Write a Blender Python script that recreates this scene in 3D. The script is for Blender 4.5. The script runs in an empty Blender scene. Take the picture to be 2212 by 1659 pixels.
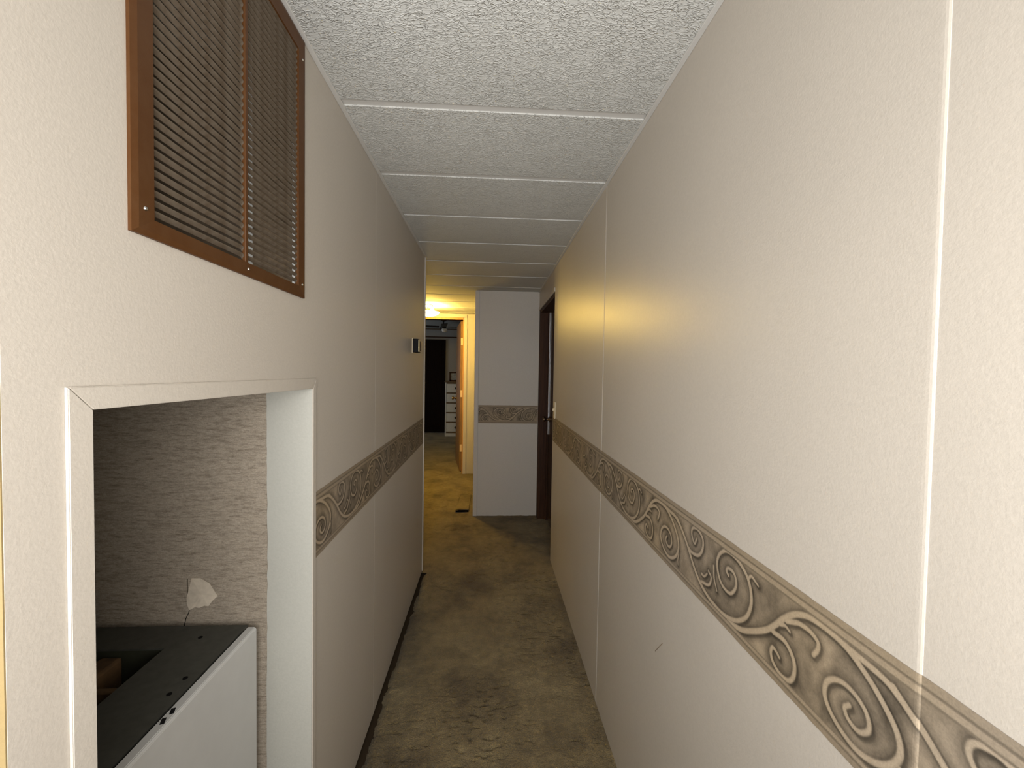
import bpy, bmesh, math, random
import numpy as np
from mathutils import Matrix, Vector

random.seed(7)
rng = np.random.default_rng(11)
scene = bpy.context.scene
COL = scene.collection

# ------------------------------------------------------------------ camera
CAM_Z = 1.3714
cam_data = bpy.data.cameras.new('camera')
cam_data.sensor_fit = 'HORIZONTAL'
cam_data.sensor_width = 36.0
cam_data.lens = 14.612
cam_data.clip_start = 0.02
cam = bpy.data.objects.new('camera', cam_data)
COL.objects.link(cam)
R_ = Vector((0.99843878, -0.05357844, 0.01579075))
U_ = Vector((-0.01423064, 0.02937578, 0.99946713))
F_ = Vector((0.05401375, 0.99813146, -0.02856746))
m = Matrix.Identity(4)
for i in range(3):
    m[i][0] = R_[i]; m[i][1] = U_[i]; m[i][2] = -F_[i]
m[2][3] = CAM_Z
cam.matrix_world = m
scene.camera = cam

# ------------------------------------------------------------------ world, light, exposure
world = bpy.data.worlds.new('world')
scene.world = world
world.use_nodes = True
world.node_tree.nodes['Background'].inputs[0].default_value = (0.75, 0.85, 1.0, 1)
world.node_tree.nodes['Background'].inputs[1].default_value = 0.05


def area(name, loc, rot, sx, sy, power, color):
    d = bpy.data.lights.new(name, 'AREA')
    d.shape = 'RECTANGLE'; d.size = sx; d.size_y = sy
    d.energy = power; d.color = color
    o = bpy.data.objects.new(name, d)
    o.location = loc; o.rotation_euler = rot
    COL.objects.link(o)
    return o


# added fill light behind the camera; its real source is unseen
front = area('added_front_fill', (-0.165, -0.36, 1.34), (math.radians(90), 0, 0), 1.16, 0.76, 32.0, (1.0, 0.98, 0.955))
front.data.spread = math.radians(160)
# daylight at the bedroom window (left side wall of the bedroom)
area('daylight_bedroom_window', (-2.95, 7.9, 1.35), (0, math.radians(-90), 0), 1.0, 1.3, 7.0, (0.72, 0.85, 1.0))

scene.view_settings.view_transform = 'Standard'
scene.view_settings.look = 'None'
scene.view_settings.gamma = 1.0
scene.view_settings.use_curve_mapping = False
scene.view_settings.exposure = 0.0

# ------------------------------------------------------------------ helpers


def link(o, parent=None):
    COL.objects.link(o)
    if parent is not None:
        o.parent = parent
        o.matrix_parent_inverse = parent.matrix_world.inverted()
    return o


def tag(o, label=None, cat=None, group=None, kind=None):
    if label: o['label'] = label
    if cat: o['category'] = cat
    if group: o['group'] = group
    if kind: o['kind'] = kind
    return o


def empty(name, loc=(0, 0, 0)):
    o = bpy.data.objects.new(name, None)
    o.empty_display_size = 0.05
    o.matrix_world = Matrix.Translation(loc)
    COL.objects.link(o)
    return o


def obj(name, bm, mat, parent=None, smooth=False):
    me = bpy.data.meshes.new(name)
    bmesh.ops.recalc_face_normals(bm, faces=bm.faces)
    bm.to_mesh(me); bm.free()
    if mat: me.materials.append(mat)
    if smooth:
        for p in me.polygons: p.use_smooth = True
    return link(bpy.data.objects.new(name, me), parent)


def obj_at(name, me, parent, loc, rot=(0, 0, 0)):
    """object from shared mesh data, placed in world coordinates"""
    o = bpy.data.objects.new(name, me)
    COL.objects.link(o)
    o.parent = parent
    o.matrix_parent_inverse = parent.matrix_world.inverted()
    o.location = loc; o.rotation_euler = rot
    return o


def bx(bm, x0, x1, y0, y1, z0, z1, bevel=0.0, seg=2):
    vs = [bm.verts.new(c) for c in ((x0, y0, z0), (x1, y0, z0), (x1, y1, z0), (x0, y1, z0),
                                    (x0, y0, z1), (x1, y0, z1), (x1, y1, z1), (x0, y1, z1))]
    fs = [bm.faces.new([vs[i] for i in q]) for q in
          ((0, 3, 2, 1), (4, 5, 6, 7), (0, 1, 5, 4), (1, 2, 6, 5), (2, 3, 7, 6), (3, 0, 4, 7))]
    if bevel > 0:
        es = {e for f in fs for e in f.edges}
        bmesh.ops.bevel(bm, geom=list(es), offset=bevel, segments=seg, affect='EDGES', profile=0.5)
    return fs


def box(name, x0, x1, y0, y1, z0, z1, mat, parent=None, bevel=0.0, seg=2):
    bm = bmesh.new()
    bx(bm, x0, x1, y0, y1, z0, z1, bevel, seg)
    return obj(name, bm, mat, parent)


def boxes(name, lst, mat, parent=None, bevel=0.0):
    bm = bmesh.new()
    for b in lst:
        bx(bm, *b, bevel=bevel)
    return obj(name, bm, mat, parent)


def lathe(bm, prof, c, axis='Z', n=32):
    """prof: list of (r, h) ; revolve round axis through c"""
    rings = []
    for r, h in prof:
        ring = []
        for k in range(n):
            a = 2 * math.pi * k / n
            p = (r * math.cos(a), r * math.sin(a), h)
            if axis == 'X': p = (p[2], p[0], p[1])
            if axis == 'Y': p = (p[0], p[2], p[1])
            ring.append(bm.verts.new((c[0] + p[0], c[1] + p[1], c[2] + p[2])))
        rings.append(ring)
    for a, b in zip(rings[:-1], rings[1:]):
        for k in range(n):
            bm.faces.new((a[k], a[(k + 1) % n], b[(k + 1) % n], b[k]))
    for ring in (rings[0], rings[-1]):
        bm.faces.new(ring)


def prism(bm, poly, axis, a, b):
    """extrude a 2-D polygon along axis from a to b"""
    def P(p, t):
        return {'X': (t, p[0], p[1]), 'Y': (p[0], t, p[1]), 'Z': (p[0], p[1], t)}[axis]
    v0 = [bm.verts.new(P(p, a)) for p in poly]
    v1 = [bm.verts.new(P(p, b)) for p in poly]
    n = len(poly)
    bm.faces.new(v0); bm.faces.new(v1)
    for i in range(n):
        bm.faces.new((v0[i], v0[(i + 1) % n], v1[(i + 1) % n], v1[i]))


# ------------------------------------------------------------------ materials
class NT:
    def __init__(self, name, rough=0.6, spec=0.4, metal=0.0):
        self.m = bpy.data.materials.new(name)
        self.m.use_nodes = True
        self.t = self.m.node_tree
        self.b = self.t.nodes['Principled BSDF']
        self.b.inputs['Roughness'].default_value = rough
        self.b.inputs['Specular IOR Level'].default_value = spec
        self.b.inputs['Metallic'].default_value = metal

    def n(self, typ, **kw):
        nd = self.t.nodes.new(typ)
        for k, v in kw.items():
            if k in nd.inputs.keys() if isinstance(k, str) else False:
                nd.inputs[k].default_value = v
            else:
                setattr(nd, k, v)
        return nd

    def l(self, a, b):
        self.t.links.new(a, b)

    def coord(self, scale=(1, 1, 1)):
        tc = self.n('ShaderNodeTexCoord')
        mp = self.n('ShaderNodeMapping')
        mp.inputs['Scale'].default_value = scale
        self.l(tc.outputs['Object'], mp.inputs['Vector'])
        return mp.outputs[0]

    def noise(self, vec, scale, detail=2, rough=0.5, dist=0.0, typ='FBM'):
        nd = self.n('ShaderNodeTexNoise')
        nd.noise_type = typ
        nd.inputs['Scale'].default_value = scale
        nd.inputs['Detail'].default_value = detail
        nd.inputs['Roughness'].default_value = rough
        nd.inputs['Distortion'].default_value = dist
        self.l(vec, nd.inputs['Vector'])
        return nd.outputs[0]

    def ramp(self, fac, stops):
        nd = self.n('ShaderNodeValToRGB')
        cr = nd.color_ramp
        while len(cr.elements) < len(stops): cr.elements.new(0.5)
        for e, (p, c) in zip(cr.elements, stops):
            e.position = p
            e.color = (*c, 1) if len(c) == 3 else c
        self.l(fac, nd.inputs[0])
        return nd.outputs[0]

    def bump(self, h, strength, dist, prev=None):
        nd = self.n('ShaderNodeBump')
        nd.inputs['Strength'].default_value = strength
        nd.inputs['Distance'].default_value = dist
        self.l(h, nd.inputs['Height'])
        if prev: self.l(prev, nd.inputs['Normal'])
        self.l(nd.outputs[0], self.b.inputs['Normal'])
        return nd.outputs[0]

    def mixc(self, a, b, fac, blend='MIX'):
        nd = self.n('ShaderNodeMix')
        nd.data_type = 'RGBA'; nd.blend_type = blend
        for s, v in ((nd.inputs[0], fac), (nd.inputs[6], a), (nd.inputs[7], b)):
            if hasattr(v, 'links'): self.l(v, s)
            elif isinstance(v, (int, float)): s.default_value = v
            else: s.default_value = (*v, 1)
        return nd.outputs[2]

    def color(self, c):
        if hasattr(c, 'links'): self.l(c, self.b.inputs['Base Color'])
        else: self.b.inputs['Base Color'].default_value = (*c, 1)


def plain(name, c, rough=0.5, spec=0.4, metal=0.0, var=0.06, scale=30, bump=0.0):
    t = NT(name, rough, spec, metal)
    v = t.coord()
    n = t.noise(v, scale, 3)
    lo = tuple(x * (1 - var) for x in c); hi = tuple(min(1, x * (1 + var)) for x in c)
    t.color(t.ramp(n, [(0.3, lo), (0.7, hi)]))
    if bump: t.bump(t.noise(v, scale * 6, 2), 0.3, bump)
    return t.m


def wall_paint(name, c, rough=0.385, bump=0.00035):
    t = NT(name, rough, 0.4)
    v = t.coord()
    big = t.noise(v, 1.6, 2)
    fine = t.noise(v, 170, 2, 0.6)
    col = t.ramp(big, [(0.3, tuple(x * 0.975 for x in c)), (0.7, tuple(x * 1.02 for x in c))])
    col = t.mixc(col, t.ramp(fine, [(0.25, (0.955, 0.955, 0.955)), (0.75, (1.03, 1.03, 1.03))]), 1.0, 'MULTIPLY')
    t.color(col)
    b1 = t.bump(t.noise(v, 260, 2, 0.6), 0.6, bump)
    t.bump(t.noise(v, 3.0, 1), 0.35, 0.004, b1)
    return t.m


M_wall = wall_paint('beige_wall_paint', (0.50, 0.455, 0.395))
M_trim = wall_paint('cream_trim_paint', (0.50, 0.456, 0.395), 0.4)
M_cool = wall_paint('pale_reveal_paint', (0.44, 0.435, 0.39), 0.45)
M_greywall = wall_paint('grey_beige_wall_paint', (0.50, 0.475, 0.44), 0.5)
M_tan = wall_paint('tan_room_paint', (0.24, 0.175, 0.078), 0.6)


def ceiling_mat():
    t = NT('stippled_ceiling', 0.85, 0.2)
    v = t.coord((1, 1.7, 1))
    a = t.noise(v, 70, 1.5, 0.5, 0.8)
    # worm-like ridges: distance of the noise from its middle
    s = t.n('ShaderNodeMath'); s.operation = 'SUBTRACT'; s.inputs[1].default_value = 0.5; t.l(a, s.inputs[0])
    ab = t.n('ShaderNodeMath'); ab.operation = 'ABSOLUTE'; t.l(s.outputs[0], ab.inputs[0])
    rdg = t.ramp(ab.outputs[0], [(0.0, (1, 1, 1)), (0.09, (0.12, 0.12, 0.12)), (0.3, (0, 0, 0))])
    b = t.noise(v, 17, 2)
    mk = t.ramp(b, [(0.40, (0.6, 0.6, 0.6)), (0.6, (1, 1, 1))])
    h = t.mixc(rdg, mk, 1.0, 'MULTIPLY')
    n1 = t.bump(h, 0.9, 0.0024)
    t.bump(t.noise(v, 230, 2), 0.35, 0.0006, n1)
    c = t.noise(v, 1.3, 3)
    t.color(t.ramp(c, [(0.3, (0.51, 0.51, 0.485)), (0.7, (0.55, 0.55, 0.525))]))
    return t.m


M_ceil = ceiling_mat()
M_ceil_flat = plain('smooth_ceiling_strip', (0.54, 0.53, 0.505), 0.5, 0.35, var=0.02)


def carpet_mat():
    t = NT('beige_carpet', 1.0, 0.05)
    v = t.coord()
    big = t.noise(v, 3.2, 4, 0.6)
    mid = t.noise(v, 22, 3, 0.6)
    fine = t.noise(v, 260, 2, 0.75)
    col = t.ramp(big, [(0.34, (0.118, 0.080, 0.032)), (0.5, (0.222, 0.164, 0.074)), (0.66, (0.285, 0.218, 0.106))])
    col = t.mixc(col, t.ramp(mid, [(0.3, (0.74, 0.74, 0.72)), (0.7, (1.14, 1.14, 1.14))]), 1.0, 'MULTIPLY')
    col = t.mixc(col, t.ramp(fine, [(0.3, (0.6, 0.6, 0.58)), (0.7, (1.25, 1.25, 1.25))]), 1.0, 'MULTIPLY')
    t.color(col)
    n0 = t.bump(t.noise(v, 130, 3, 0.7), 0.8, 0.006)
    n1 = t.bump(fine, 0.9, 0.004, n0)
    t.bump(t.noise(t.coord((1, 2.6, 1)), 55, 3, 0.6), 0.6, 0.006, n1)
    t.b.inputs['Sheen Weight'].default_value = 0.25
    return t.m


M_carpet = carpet_mat()
M_subfloor = plain('bare_subfloor', (0.035, 0.024, 0.014), 0.9, 0.1)


def linen_mat():
    t = NT('woven_linen_wallpaper', 0.8, 0.2)
    v = t.coord((1, 1, 1))
    va = t.coord((26, 26, 150))
    vb = t.coord((9, 9, 60))
    a = t.noise(va, 3.2, 3, 0.65)
    b = t.noise(vb, 3.0, 3, 0.6)
    f = t.noise(v, 420, 2, 0.7)
    col = t.ramp(a, [(0.28, (0.225, 0.188, 0.146)), (0.46, (0.335, 0.285, 0.225)), (0.72, (0.395, 0.342, 0.275))])
    col = t.mixc(col, t.ramp(b, [(0.32, (0.72, 0.70, 0.68)), (0.5, (1, 1, 1)), (0.7, (1.08, 1.07, 1.05))]), 1.0, 'MULTIPLY')
    col = t.mixc(col, t.ramp(f, [(0.3, (0.8, 0.8, 0.8)), (0.7, (1.15, 1.15, 1.15))]), 1.0, 'MULTIPLY')
    t.color(col)
    t.bump(a, 0.3, 0.0006)
    return t.m


M_linen = linen_mat()


def wood_mat(name, c0, c1, rough=0.4, spec=0.4, grain=(18, 18, 1.5)):
    t = NT(name, rough, spec)
    v = t.coord(grain)
    a = t.noise(v, 2.5, 4, 0.6, 0.6)
    t.color(t.ramp(a, [(0.3, c0), (0.7, c1)]))
    t.bump(a, 0.15, 0.0008)
    return t.m


M_darkwood = wood_mat('dark_brown_wood', (0.026, 0.0095, 0.0038), (0.062, 0.024, 0.009), 0.6, 0.2)
M_doorface = wood_mat('dark_door_veneer', (0.035, 0.022, 0.016), (0.07, 0.045, 0.034), 0.18, 0.6)
M_black_door = wood_mat('near_black_door', (0.004, 0.002, 0.0015), (0.009, 0.004, 0.003), 0.7, 0.08)
M_honey = wood_mat('honey_oak', (0.40, 0.19, 0.045), (0.52, 0.27, 0.075), 0.4)
M_leaf = wood_mat('brown_oak_door', (0.20, 0.105, 0.022), (0.30, 0.165, 0.04), 0.45)
M_dresser_trim = wood_mat('dresser_wood', (0.09, 0.055, 0.03), (0.15, 0.095, 0.05), 0.5)
M_dresser = plain('dresser_white', (0.62, 0.64, 0.66), 0.45, var=0.03)
M_knob = plain('black_knob', (0.008, 0.007, 0.007), 0.35)
M_brass = plain('brass', (0.75, 0.53, 0.22), 0.25, 0.5, 1.0, var=0.03)
M_brass_hinge = plain('brass_hinge', (0.80, 0.62, 0.33), 0.45, 0.5, 0.4, var=0.03)
M_bronze = plain('old_bronze', (0.20, 0.145, 0.10), 0.3, 0.5, 1.0, var=0.05)


def brown_metal(name, c, dust, amount, rough):
    t = NT(name, rough, 0.2)
    v = t.coord()
    n = t.noise(v, 38, 4, 0.65)
    f = t.ramp(n, [(0.35, (0, 0, 0)), (0.75, (amount,) * 3)])
    t.color(t.mixc(c, dust, f))
    t.bump(t.noise(v, 300, 2), 0.2, 0.0004)
    return t.m


M_vent = brown_metal('brown_enamel', (0.075, 0.029, 0.008), (0.095, 0.045, 0.018), 0.6, 0.42)
M_slat = brown_metal('dusty_brown_louver', (0.075, 0.053, 0.034), (0.145, 0.120, 0.092), 0.9, 0.6)
M_screw = plain('screw_steel', (0.6, 0.58, 0.55), 0.2, 0.5, 1.0, var=0.02)
M_closet = plain('closet_board', (0.22, 0.17, 0.12), 0.9, var=0.25, scale=16)
M_stud = plain('rough_stud', (0.20, 0.15, 0.10), 0.9, 0.1, var=0.45, scale=28)
M_white_board = plain('white_board', (0.88, 0.90, 0.88), 0.6, var=0.03)
M_app_white = plain('white_enamel', (0.50, 0.50, 0.485), 0.3, 0.5, var=0.02)
M_app_top = plain('dark_grey_green_steel', (0.050, 0.050, 0.042), 0.55, 0.4, var=0.14, scale=60)
M_app_in = plain('dark_recess_green', (0.020, 0.021, 0.010), 0.8, var=0.3, scale=25)
M_rust = plain('rusty_pipe', (0.075, 0.040, 0.014), 0.8, var=0.4, scale=30)
M_black = plain('black_void', (0.004, 0.004, 0.004), 0.8, 0.1)
M_torn = plain('torn_paper', (0.56, 0.49, 0.395), 0.9, 0.1, var=0.10, scale=70)
M_thermo = plain('dark_plastic', (0.005, 0.005, 0.006), 0.6, 0.15)
M_thermo_cover = plain('cream_brass_cover', (0.55, 0.47, 0.27), 0.35, 0.5, 0.3)
M_switch = plain('ivory_plastic', (0.62, 0.54, 0.38), 0.35, 0.5, var=0.02)
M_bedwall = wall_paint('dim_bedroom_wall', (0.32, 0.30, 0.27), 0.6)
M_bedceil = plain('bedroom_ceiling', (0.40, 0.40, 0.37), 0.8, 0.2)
M_fan = plain('dark_fan_blade', (0.03, 0.022, 0.016), 0.5)
M_fan_glass = plain('white_glass', (0.85, 0.85, 0.82), 0.3)
M_picture = plain('faded_picture', (0.30, 0.32, 0.33), 0.4, var=0.4, scale=22)
M_alu = plain('brushed_aluminium', (0.62, 0.63, 0.68), 0.35, 0.5, 1.0, var=0.03)
M_chrome = plain('white_window_frame', (0.8, 0.8, 0.78), 0.4)


def glow(name, c, s):
    m_ = bpy.data.materials.new(name); m_.use_nodes = True
    b = m_.node_tree.nodes['Principled BSDF']
    b.inputs['Base Color'].default_value = (0.8, 0.8, 0.8, 1)
    b.inputs['Emission Color'].default_value = (*c, 1)
    b.inputs['Emission Strength'].default_value = s
    # slight mottling of the frosted glass
    t = m_.node_tree
    nz = t.nodes.new('ShaderNodeTexNoise'); nz.inputs['Scale'].default_value = 40
    t.links.new(nz.outputs[0], b.inputs['Roughness'])
    return m_


LAMP_C = (1.0, 0.64, 0.14)
M_bulb = glow('lamp_bulb_glow', LAMP_C, 620.0)
M_bowl = glow('lamp_bowl_glow', (1.0, 0.66, 0.13), 130.0)
M_sky_pane = glow('daylight_pane', (0.85, 0.93, 1.0), 1.0)

# ------------------------------------------------------------------ key dimensions (metres)
XL, XR, H = -0.4414, 0.4614, 2.13
YF = 3.926                      # grey wall at the end of the hall
YC = 2.83                       # left wall ends
YD = 5.56                       # wall with the bedroom door
XI = -0.55                      # inner face of the left wall
BT, BB = 1.0566, 0.8848         # wallpaper border top, bottom

# ------------------------------------------------------------------ value noise for numpy


def vnoise(x, y, seed=0):
    xi = np.floor(x).astype(np.int64); yi = np.floor(y).astype(np.int64)
    xf = x - xi; yf = y - yi
    def h(a, b):
        n = (a * 374761393 + b * 668265263 + seed * 974634777) & 0x7fffffff
        n = ((n ^ (n >> 13)) * 1274126177) & 0x7fffffff
        return ((n ^ (n >> 16)) & 0xffff) / 65535.0
    u = xf * xf * (3 - 2 * xf); v = yf * yf * (3 - 2 * yf)
    return (h(xi, yi) * (1 - u) + h(xi + 1, yi) * u) * (1 - v) + (h(xi, yi + 1) * (1 - u) + h(xi + 1, yi + 1) * u) * v


# ------------------------------------------------------------------ floor
floor = tag(empty('floor'), 'worn beige carpet running down the narrow hallway floor', 'floor', kind='structure')
box('subfloor', -3.3, 2.3, -1.1, 9.3, -0.06, -0.019, M_subfloor, floor)


def carpet_grid(name, x0, x1, y0, y1, st):
    nx = int((x1 - x0) / st) + 1; ny = int((y1 - y0) / st) + 1
    X, Y = np.meshgrid(np.linspace(x0, x1, nx), np.linspace(y0, y1, ny))
    z = 0.006 * (vnoise(X * 6, Y * 5, 1) - 0.5) + 0.004 * (vnoise(X * 22, Y * 30, 2) - 0.5)
    tk = vnoise(X * 38, Y * 95, 3)
    dens = vnoise(X * 4, Y * 3, 4)
    z -= 0.015 * np.clip((tk - 0.70) / 0.25, 0, 1) * np.clip(dens * 1.6 - 0.3, 0, 1)
    z += 0.0025 * (vnoise(X * 140, Y * 170, 5) - 0.5)
    # the pile rolls down where the cut edge stops short of the left wall
    e = np.clip((X - x0 - 0.008 * vnoise(Y * 30, Y * 0, 9)) / 0.030, 0, 1)
    z = z - 0.022 * (1 - e) ** 1.6
    co = np.stack([X, Y, z], -1).reshape(-1, 3)
    i = np.arange(nx * ny).reshape(ny, nx)
    q = np.stack([i[:-1, :-1], i[:-1, 1:], i[1:, 1:], i[1:, :-1]], -1).reshape(-1, 4)
    me = bpy.data.meshes.new(name)
    me.from_pydata(co.tolist(), [], q.tolist())
    me.polygons.foreach_set('use_smooth', [True] * len(q))
    me.materials.append(M_carpet)
    return link(bpy.data.objects.new(name, me), floor)


carpet_grid('carpet', XL + 0.009, XR + 0.004, 0.3, YC - 0.02, 0.005)
carpet_grid('carpet', -1.25, XR + 0.12, YC - 0.02, YF + 0.35, 0.012)
carpet_grid('carpet', -1.25, -0.12, YF + 0.35, 6.4, 0.016)
box('carpet', -3.2, 0.6, 6.4, 9.25, -0.012, 0.0, M_carpet, floor)
box('carpet', -2.3, -1.25, YC, 6.4, -0.012, 0.0, M_carpet, floor)
box('carpet', -2.2, 2.2, -0.5, 0.3, -0.012, 0.0, M_carpet, floor)

# ------------------------------------------------------------------ ceiling: textured panels with recessed joints
ceiling = tag(empty('ceiling', (0, 0, H)), 'off-white stippled ceiling of narrow panels crossing the hallway', 'ceiling', kind='structure')
B0, BS, GR = 1.2418, 0.4185, 0.030
box('ceiling_backing', -2.4, 2.4, -1.1, YD + 0.1, H + 0.0036, H + 0.03, M_ceil_flat, ceiling)
k = -6
while True:
    y0 = B0 + k * BS
    y1 = y0 + BS - GR
    if y0 > YD: break
    box('ceiling_panel', -2.4, 2.4, max(y0, -1.1), min(y1, YD + 0.05), H, H + 0.0039, M_ceil, ceiling)
    k += 1
for name, x0, x1 in (('trim_1', XL, XL + 0.013), ('trim_2', XR - 0.013, XR)):
    t = box(name, x0, x1, 0.42, YC if x0 < 0 else YF, H - 0.004, H + 0.001, M_ceil_flat, None, 0.001, 1)
    tag(t, 'thin pale strip along the ceiling edge above the %s hallway wall' % ('vented left' if x0 < 0 else 'right'), 'trim', kind='structure')

# ------------------------------------------------------------------ wallpaper border pattern (printed scrolls)
PER = 0.542
CUR = {
 'stemA': (3.6, 2.4, [(0.022, 1.022), (0.053, 1.0), (0.079, 0.977), (0.111, 0.943), (0.142, 0.921), (0.181, 0.909), (0.227, 0.907), (0.268, 0.919), (0.297, 0.942), (0.31, 0.969), (0.31, 0.992), (0.3, 1.013), (0.281, 1.027), (0.258, 1.034), (0.231, 1.033), (0.21, 1.018), (0.201, 0.997), (0.208, 0.974), (0.224, 0.96), (0.248, 0.959), (0.263, 0.975), (0.266, 0.991), (0.257, 1.003), (0.241, 1.004), (0.234, 0.996), (0.241, 0.99)]),
 'stemB': (4.0, 2.4, [(0.243, 0.902), (0.283, 0.912), (0.309, 0.925), (0.349, 0.952), (0.372, 0.975), (0.391, 0.997), (0.416, 1.018), (0.446, 1.029), (0.494, 1.028), (0.529, 1.013), (0.554, 0.994), (0.571, 0.974), (0.575, 0.953), (0.564, 0.931), (0.542, 0.915), (0.516, 0.91), (0.487, 0.921), (0.472, 0.939), (0.475, 0.961), (0.493, 0.976), (0.515, 0.977), (0.533, 0.966), (0.537, 0.948), (0.524, 0.935), (0.509, 0.938), (0.503, 0.948), (0.51, 0.957)]),
 'stem2': (3.2, 3.4, [(0.484, 1.029), (0.525, 1.026), (0.555, 1.023), (0.575, 1.014)]),
 'curl1': (3.4, 2.2, [(0.367, 0.961), (0.393, 0.963), (0.41, 0.952), (0.416, 0.937), (0.413, 0.919), (0.403, 0.908), (0.384, 0.906), (0.369, 0.914), (0.364, 0.926), (0.368, 0.936), (0.377, 0.934), (0.383, 0.93)]),
 'leaf1': (3.2, 2.6, [(0.396, 0.996), (0.411, 1.003), (0.423, 1.008), (0.443, 1.009), (0.457, 1.003), (0.457, 0.992), (0.45, 0.98)]),
 'leaf2': (2.6, 1.6, [(0.383, 0.983), (0.394, 0.987), (0.404, 0.984)]),
 'curl2': (3.2, 2.2, [(0.079, 0.977), (0.097, 0.972), (0.125, 0.977), (0.141, 0.993), (0.146, 1.012), (0.139, 1.025), (0.119, 1.033), (0.1, 1.028), (0.095, 1.016), (0.101, 1.003), (0.11, 0.997), (0.118, 1.01)]),
 'leaf3': (2.6, 2.0, [(0.142, 0.928), (0.172, 0.936), (0.181, 0.955), (0.17, 0.964)]),
 'leaf4': (2.4, 1.6, [(0.143, 0.945), (0.154, 0.945), (0.165, 0.956)]),
 'tip': (2.4, 1.6, [(0.3, 1.013), (0.309, 1.022), (0.321, 1.018), (0.328, 1.015)]),
 'tip2': (2.2, 1.4, [(0.034, 0.938), (0.031, 0.925), (0.033, 0.913)]),
 'leaf5': (2.6, 1.6, [(0.189, 0.983), (0.192, 0.96), (0.203, 0.94)]),
}


def catmull(P, n=20):
    P = np.array(P); Q = np.vstack([2 * P[0] - P[1], P, 2 * P[-1] - P[-2]])
    out = []
    for i in range(1, len(Q) - 2):
        for t in np.linspace(0, 1, n, endpoint=False):
            a, b, c, d = Q[i - 1:i + 3]
            out.append(0.5 * ((2 * b) + (c - a) * t + (2 * a - 5 * b + 4 * c - d) * t ** 2 + (3 * b - a - 3 * c + d) * t ** 3))
    out.append(Q[-2])
    return np.array(out)


TS = 0.00125
tn_s = int(round(PER / TS)); tn_v = int(round((BT - BB) / TS)) + 1
ts = (np.arange(tn_s) * TS); tv = BB + np.arange(tn_v) * TS
TSg, TVg = np.meshgrid(ts, tv)


def stroke_field(S, V):
    """signed-ish stroke coverage: min over curves of (distance - half width)"""
    best = np.full(S.shape, 0.05)
    for w0, w1, P in CUR.values():
        pts = catmull(P)
        n = len(pts)
        for i in range(n):
            w = (w0 + (w1 - w0) * i / n) * 0.00122
            for off in (-PER, 0, PER):
                s0 = pts[i, 0] + off; v0 = pts[i, 1]
                if s0 < -0.03 or s0 > PER + 0.03: continue
                a = max(0, int((s0 - 0.025) / TS)); b = min(S.shape[1], int((s0 + 0.025) / TS) + 1)
                c = max(0, int((v0 - 0.025 - BB) / TS)); d = min(S.shape[0], int((v0 + 0.025 - BB) / TS) + 1)
                if a >= b or c >= d: continue
                sub = best[c:d, a:b]
                np.minimum(sub, np.hypot(S[c:d, a:b] - s0, V[c:d, a:b] - v0) - w, out=sub)
    return best


SDF = stroke_field(TSg, TVg)


def samp(F, s, v):
    fs = (s % PER) / TS; fv = np.clip((v - BB) / TS, 0, tn_v - 1.001)
    i0 = np.floor(fs).astype(int) % tn_s; i1 = (i0 + 1) % tn_s; j0 = np.floor(fv).astype(int)
    a = fs - np.floor(fs); b = fv - j0
    return (F[j0, i0] * (1 - a) + F[j0, i1] * a) * (1 - b) + (F[j0 + 1, i0] * (1 - a) + F[j0 + 1, i1] * a) * b


def sstep(a, b, x):
    t = np.clip((x - a) / (b - a), 0, 1)
    return t * t * (3 - 2 * t)


def border_color(s, v):
    d = samp(SDF, s, v)
    dsh = samp(SDF, s - 0.0035, v + 0.0028)
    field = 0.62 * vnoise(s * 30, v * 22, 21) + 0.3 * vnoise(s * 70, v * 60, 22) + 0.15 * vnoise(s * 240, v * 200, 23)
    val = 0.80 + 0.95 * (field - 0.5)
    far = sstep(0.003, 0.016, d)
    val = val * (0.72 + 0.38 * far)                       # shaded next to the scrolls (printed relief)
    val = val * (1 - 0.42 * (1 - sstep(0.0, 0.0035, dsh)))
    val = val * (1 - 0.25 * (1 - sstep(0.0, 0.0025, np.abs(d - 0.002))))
    line = 1 - sstep(-0.0012, 0.0008, d)
    core = 1.34 + 0.12 * sstep(0.0, -0.004, d) + 0.14 * (vnoise(s * 90, v * 90, 24) - 0.5)
    val = val * (1 - line) + core * line
    # rails
    def rail(v0, v1, g, soft=0.0012):
        nonlocal val
        k_ = sstep(v0 - soft, v0 + soft, v) * (1 - sstep(v1 - soft, v1 + soft, v))
        val = val * (1 - k_) + g * k_
    n2 = 0.10 * (vnoise(s * 60, v * 150, 25) - 0.5)
    rail(1.033, 1.0365, 0.62)
    rail(1.036, 1.0445, 1.16 + n2)
    rail(1.044, 1.0475, 0.58)
    rail(1.0475, 1.06, 1.02 + n2)
    rail(0.9015, 0.904, 0.62)
    rail(0.896, 0.9018, 1.14 + n2)
    rail(0.8925, 0.8962, 0.60)
    rail(0.88, 0.8925, 0.95 + n2)
    tint = vnoise(s * 9, v * 12, 26)
    col = np.stack([0.262 * val * (1 + 0.05 * (tint - 0.5)), 0.209 * val, 0.146 * val * (1 - 0.14 * (tint - 0.5))], -1)
    return np.clip(col, 0.02, 0.9)


def border_mat():
    t = NT('printed_border_paper', 0.62, 0.3)
    at = t.n('ShaderNodeAttribute'); at.attribute_name = 'print'
    f = t.noise(t.coord(), 420, 2, 0.6)
    t.color(t.mixc(at.outputs['Color'], t.ramp(f, [(0.3, (0.88, 0.88, 0.88)), (0.7, (1.1, 1.1, 1.1))]), 1.0, 'MULTIPLY'))
    t.bump(f, 0.2, 0.0004)
    return t.m


M_border = border_mat()


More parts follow.
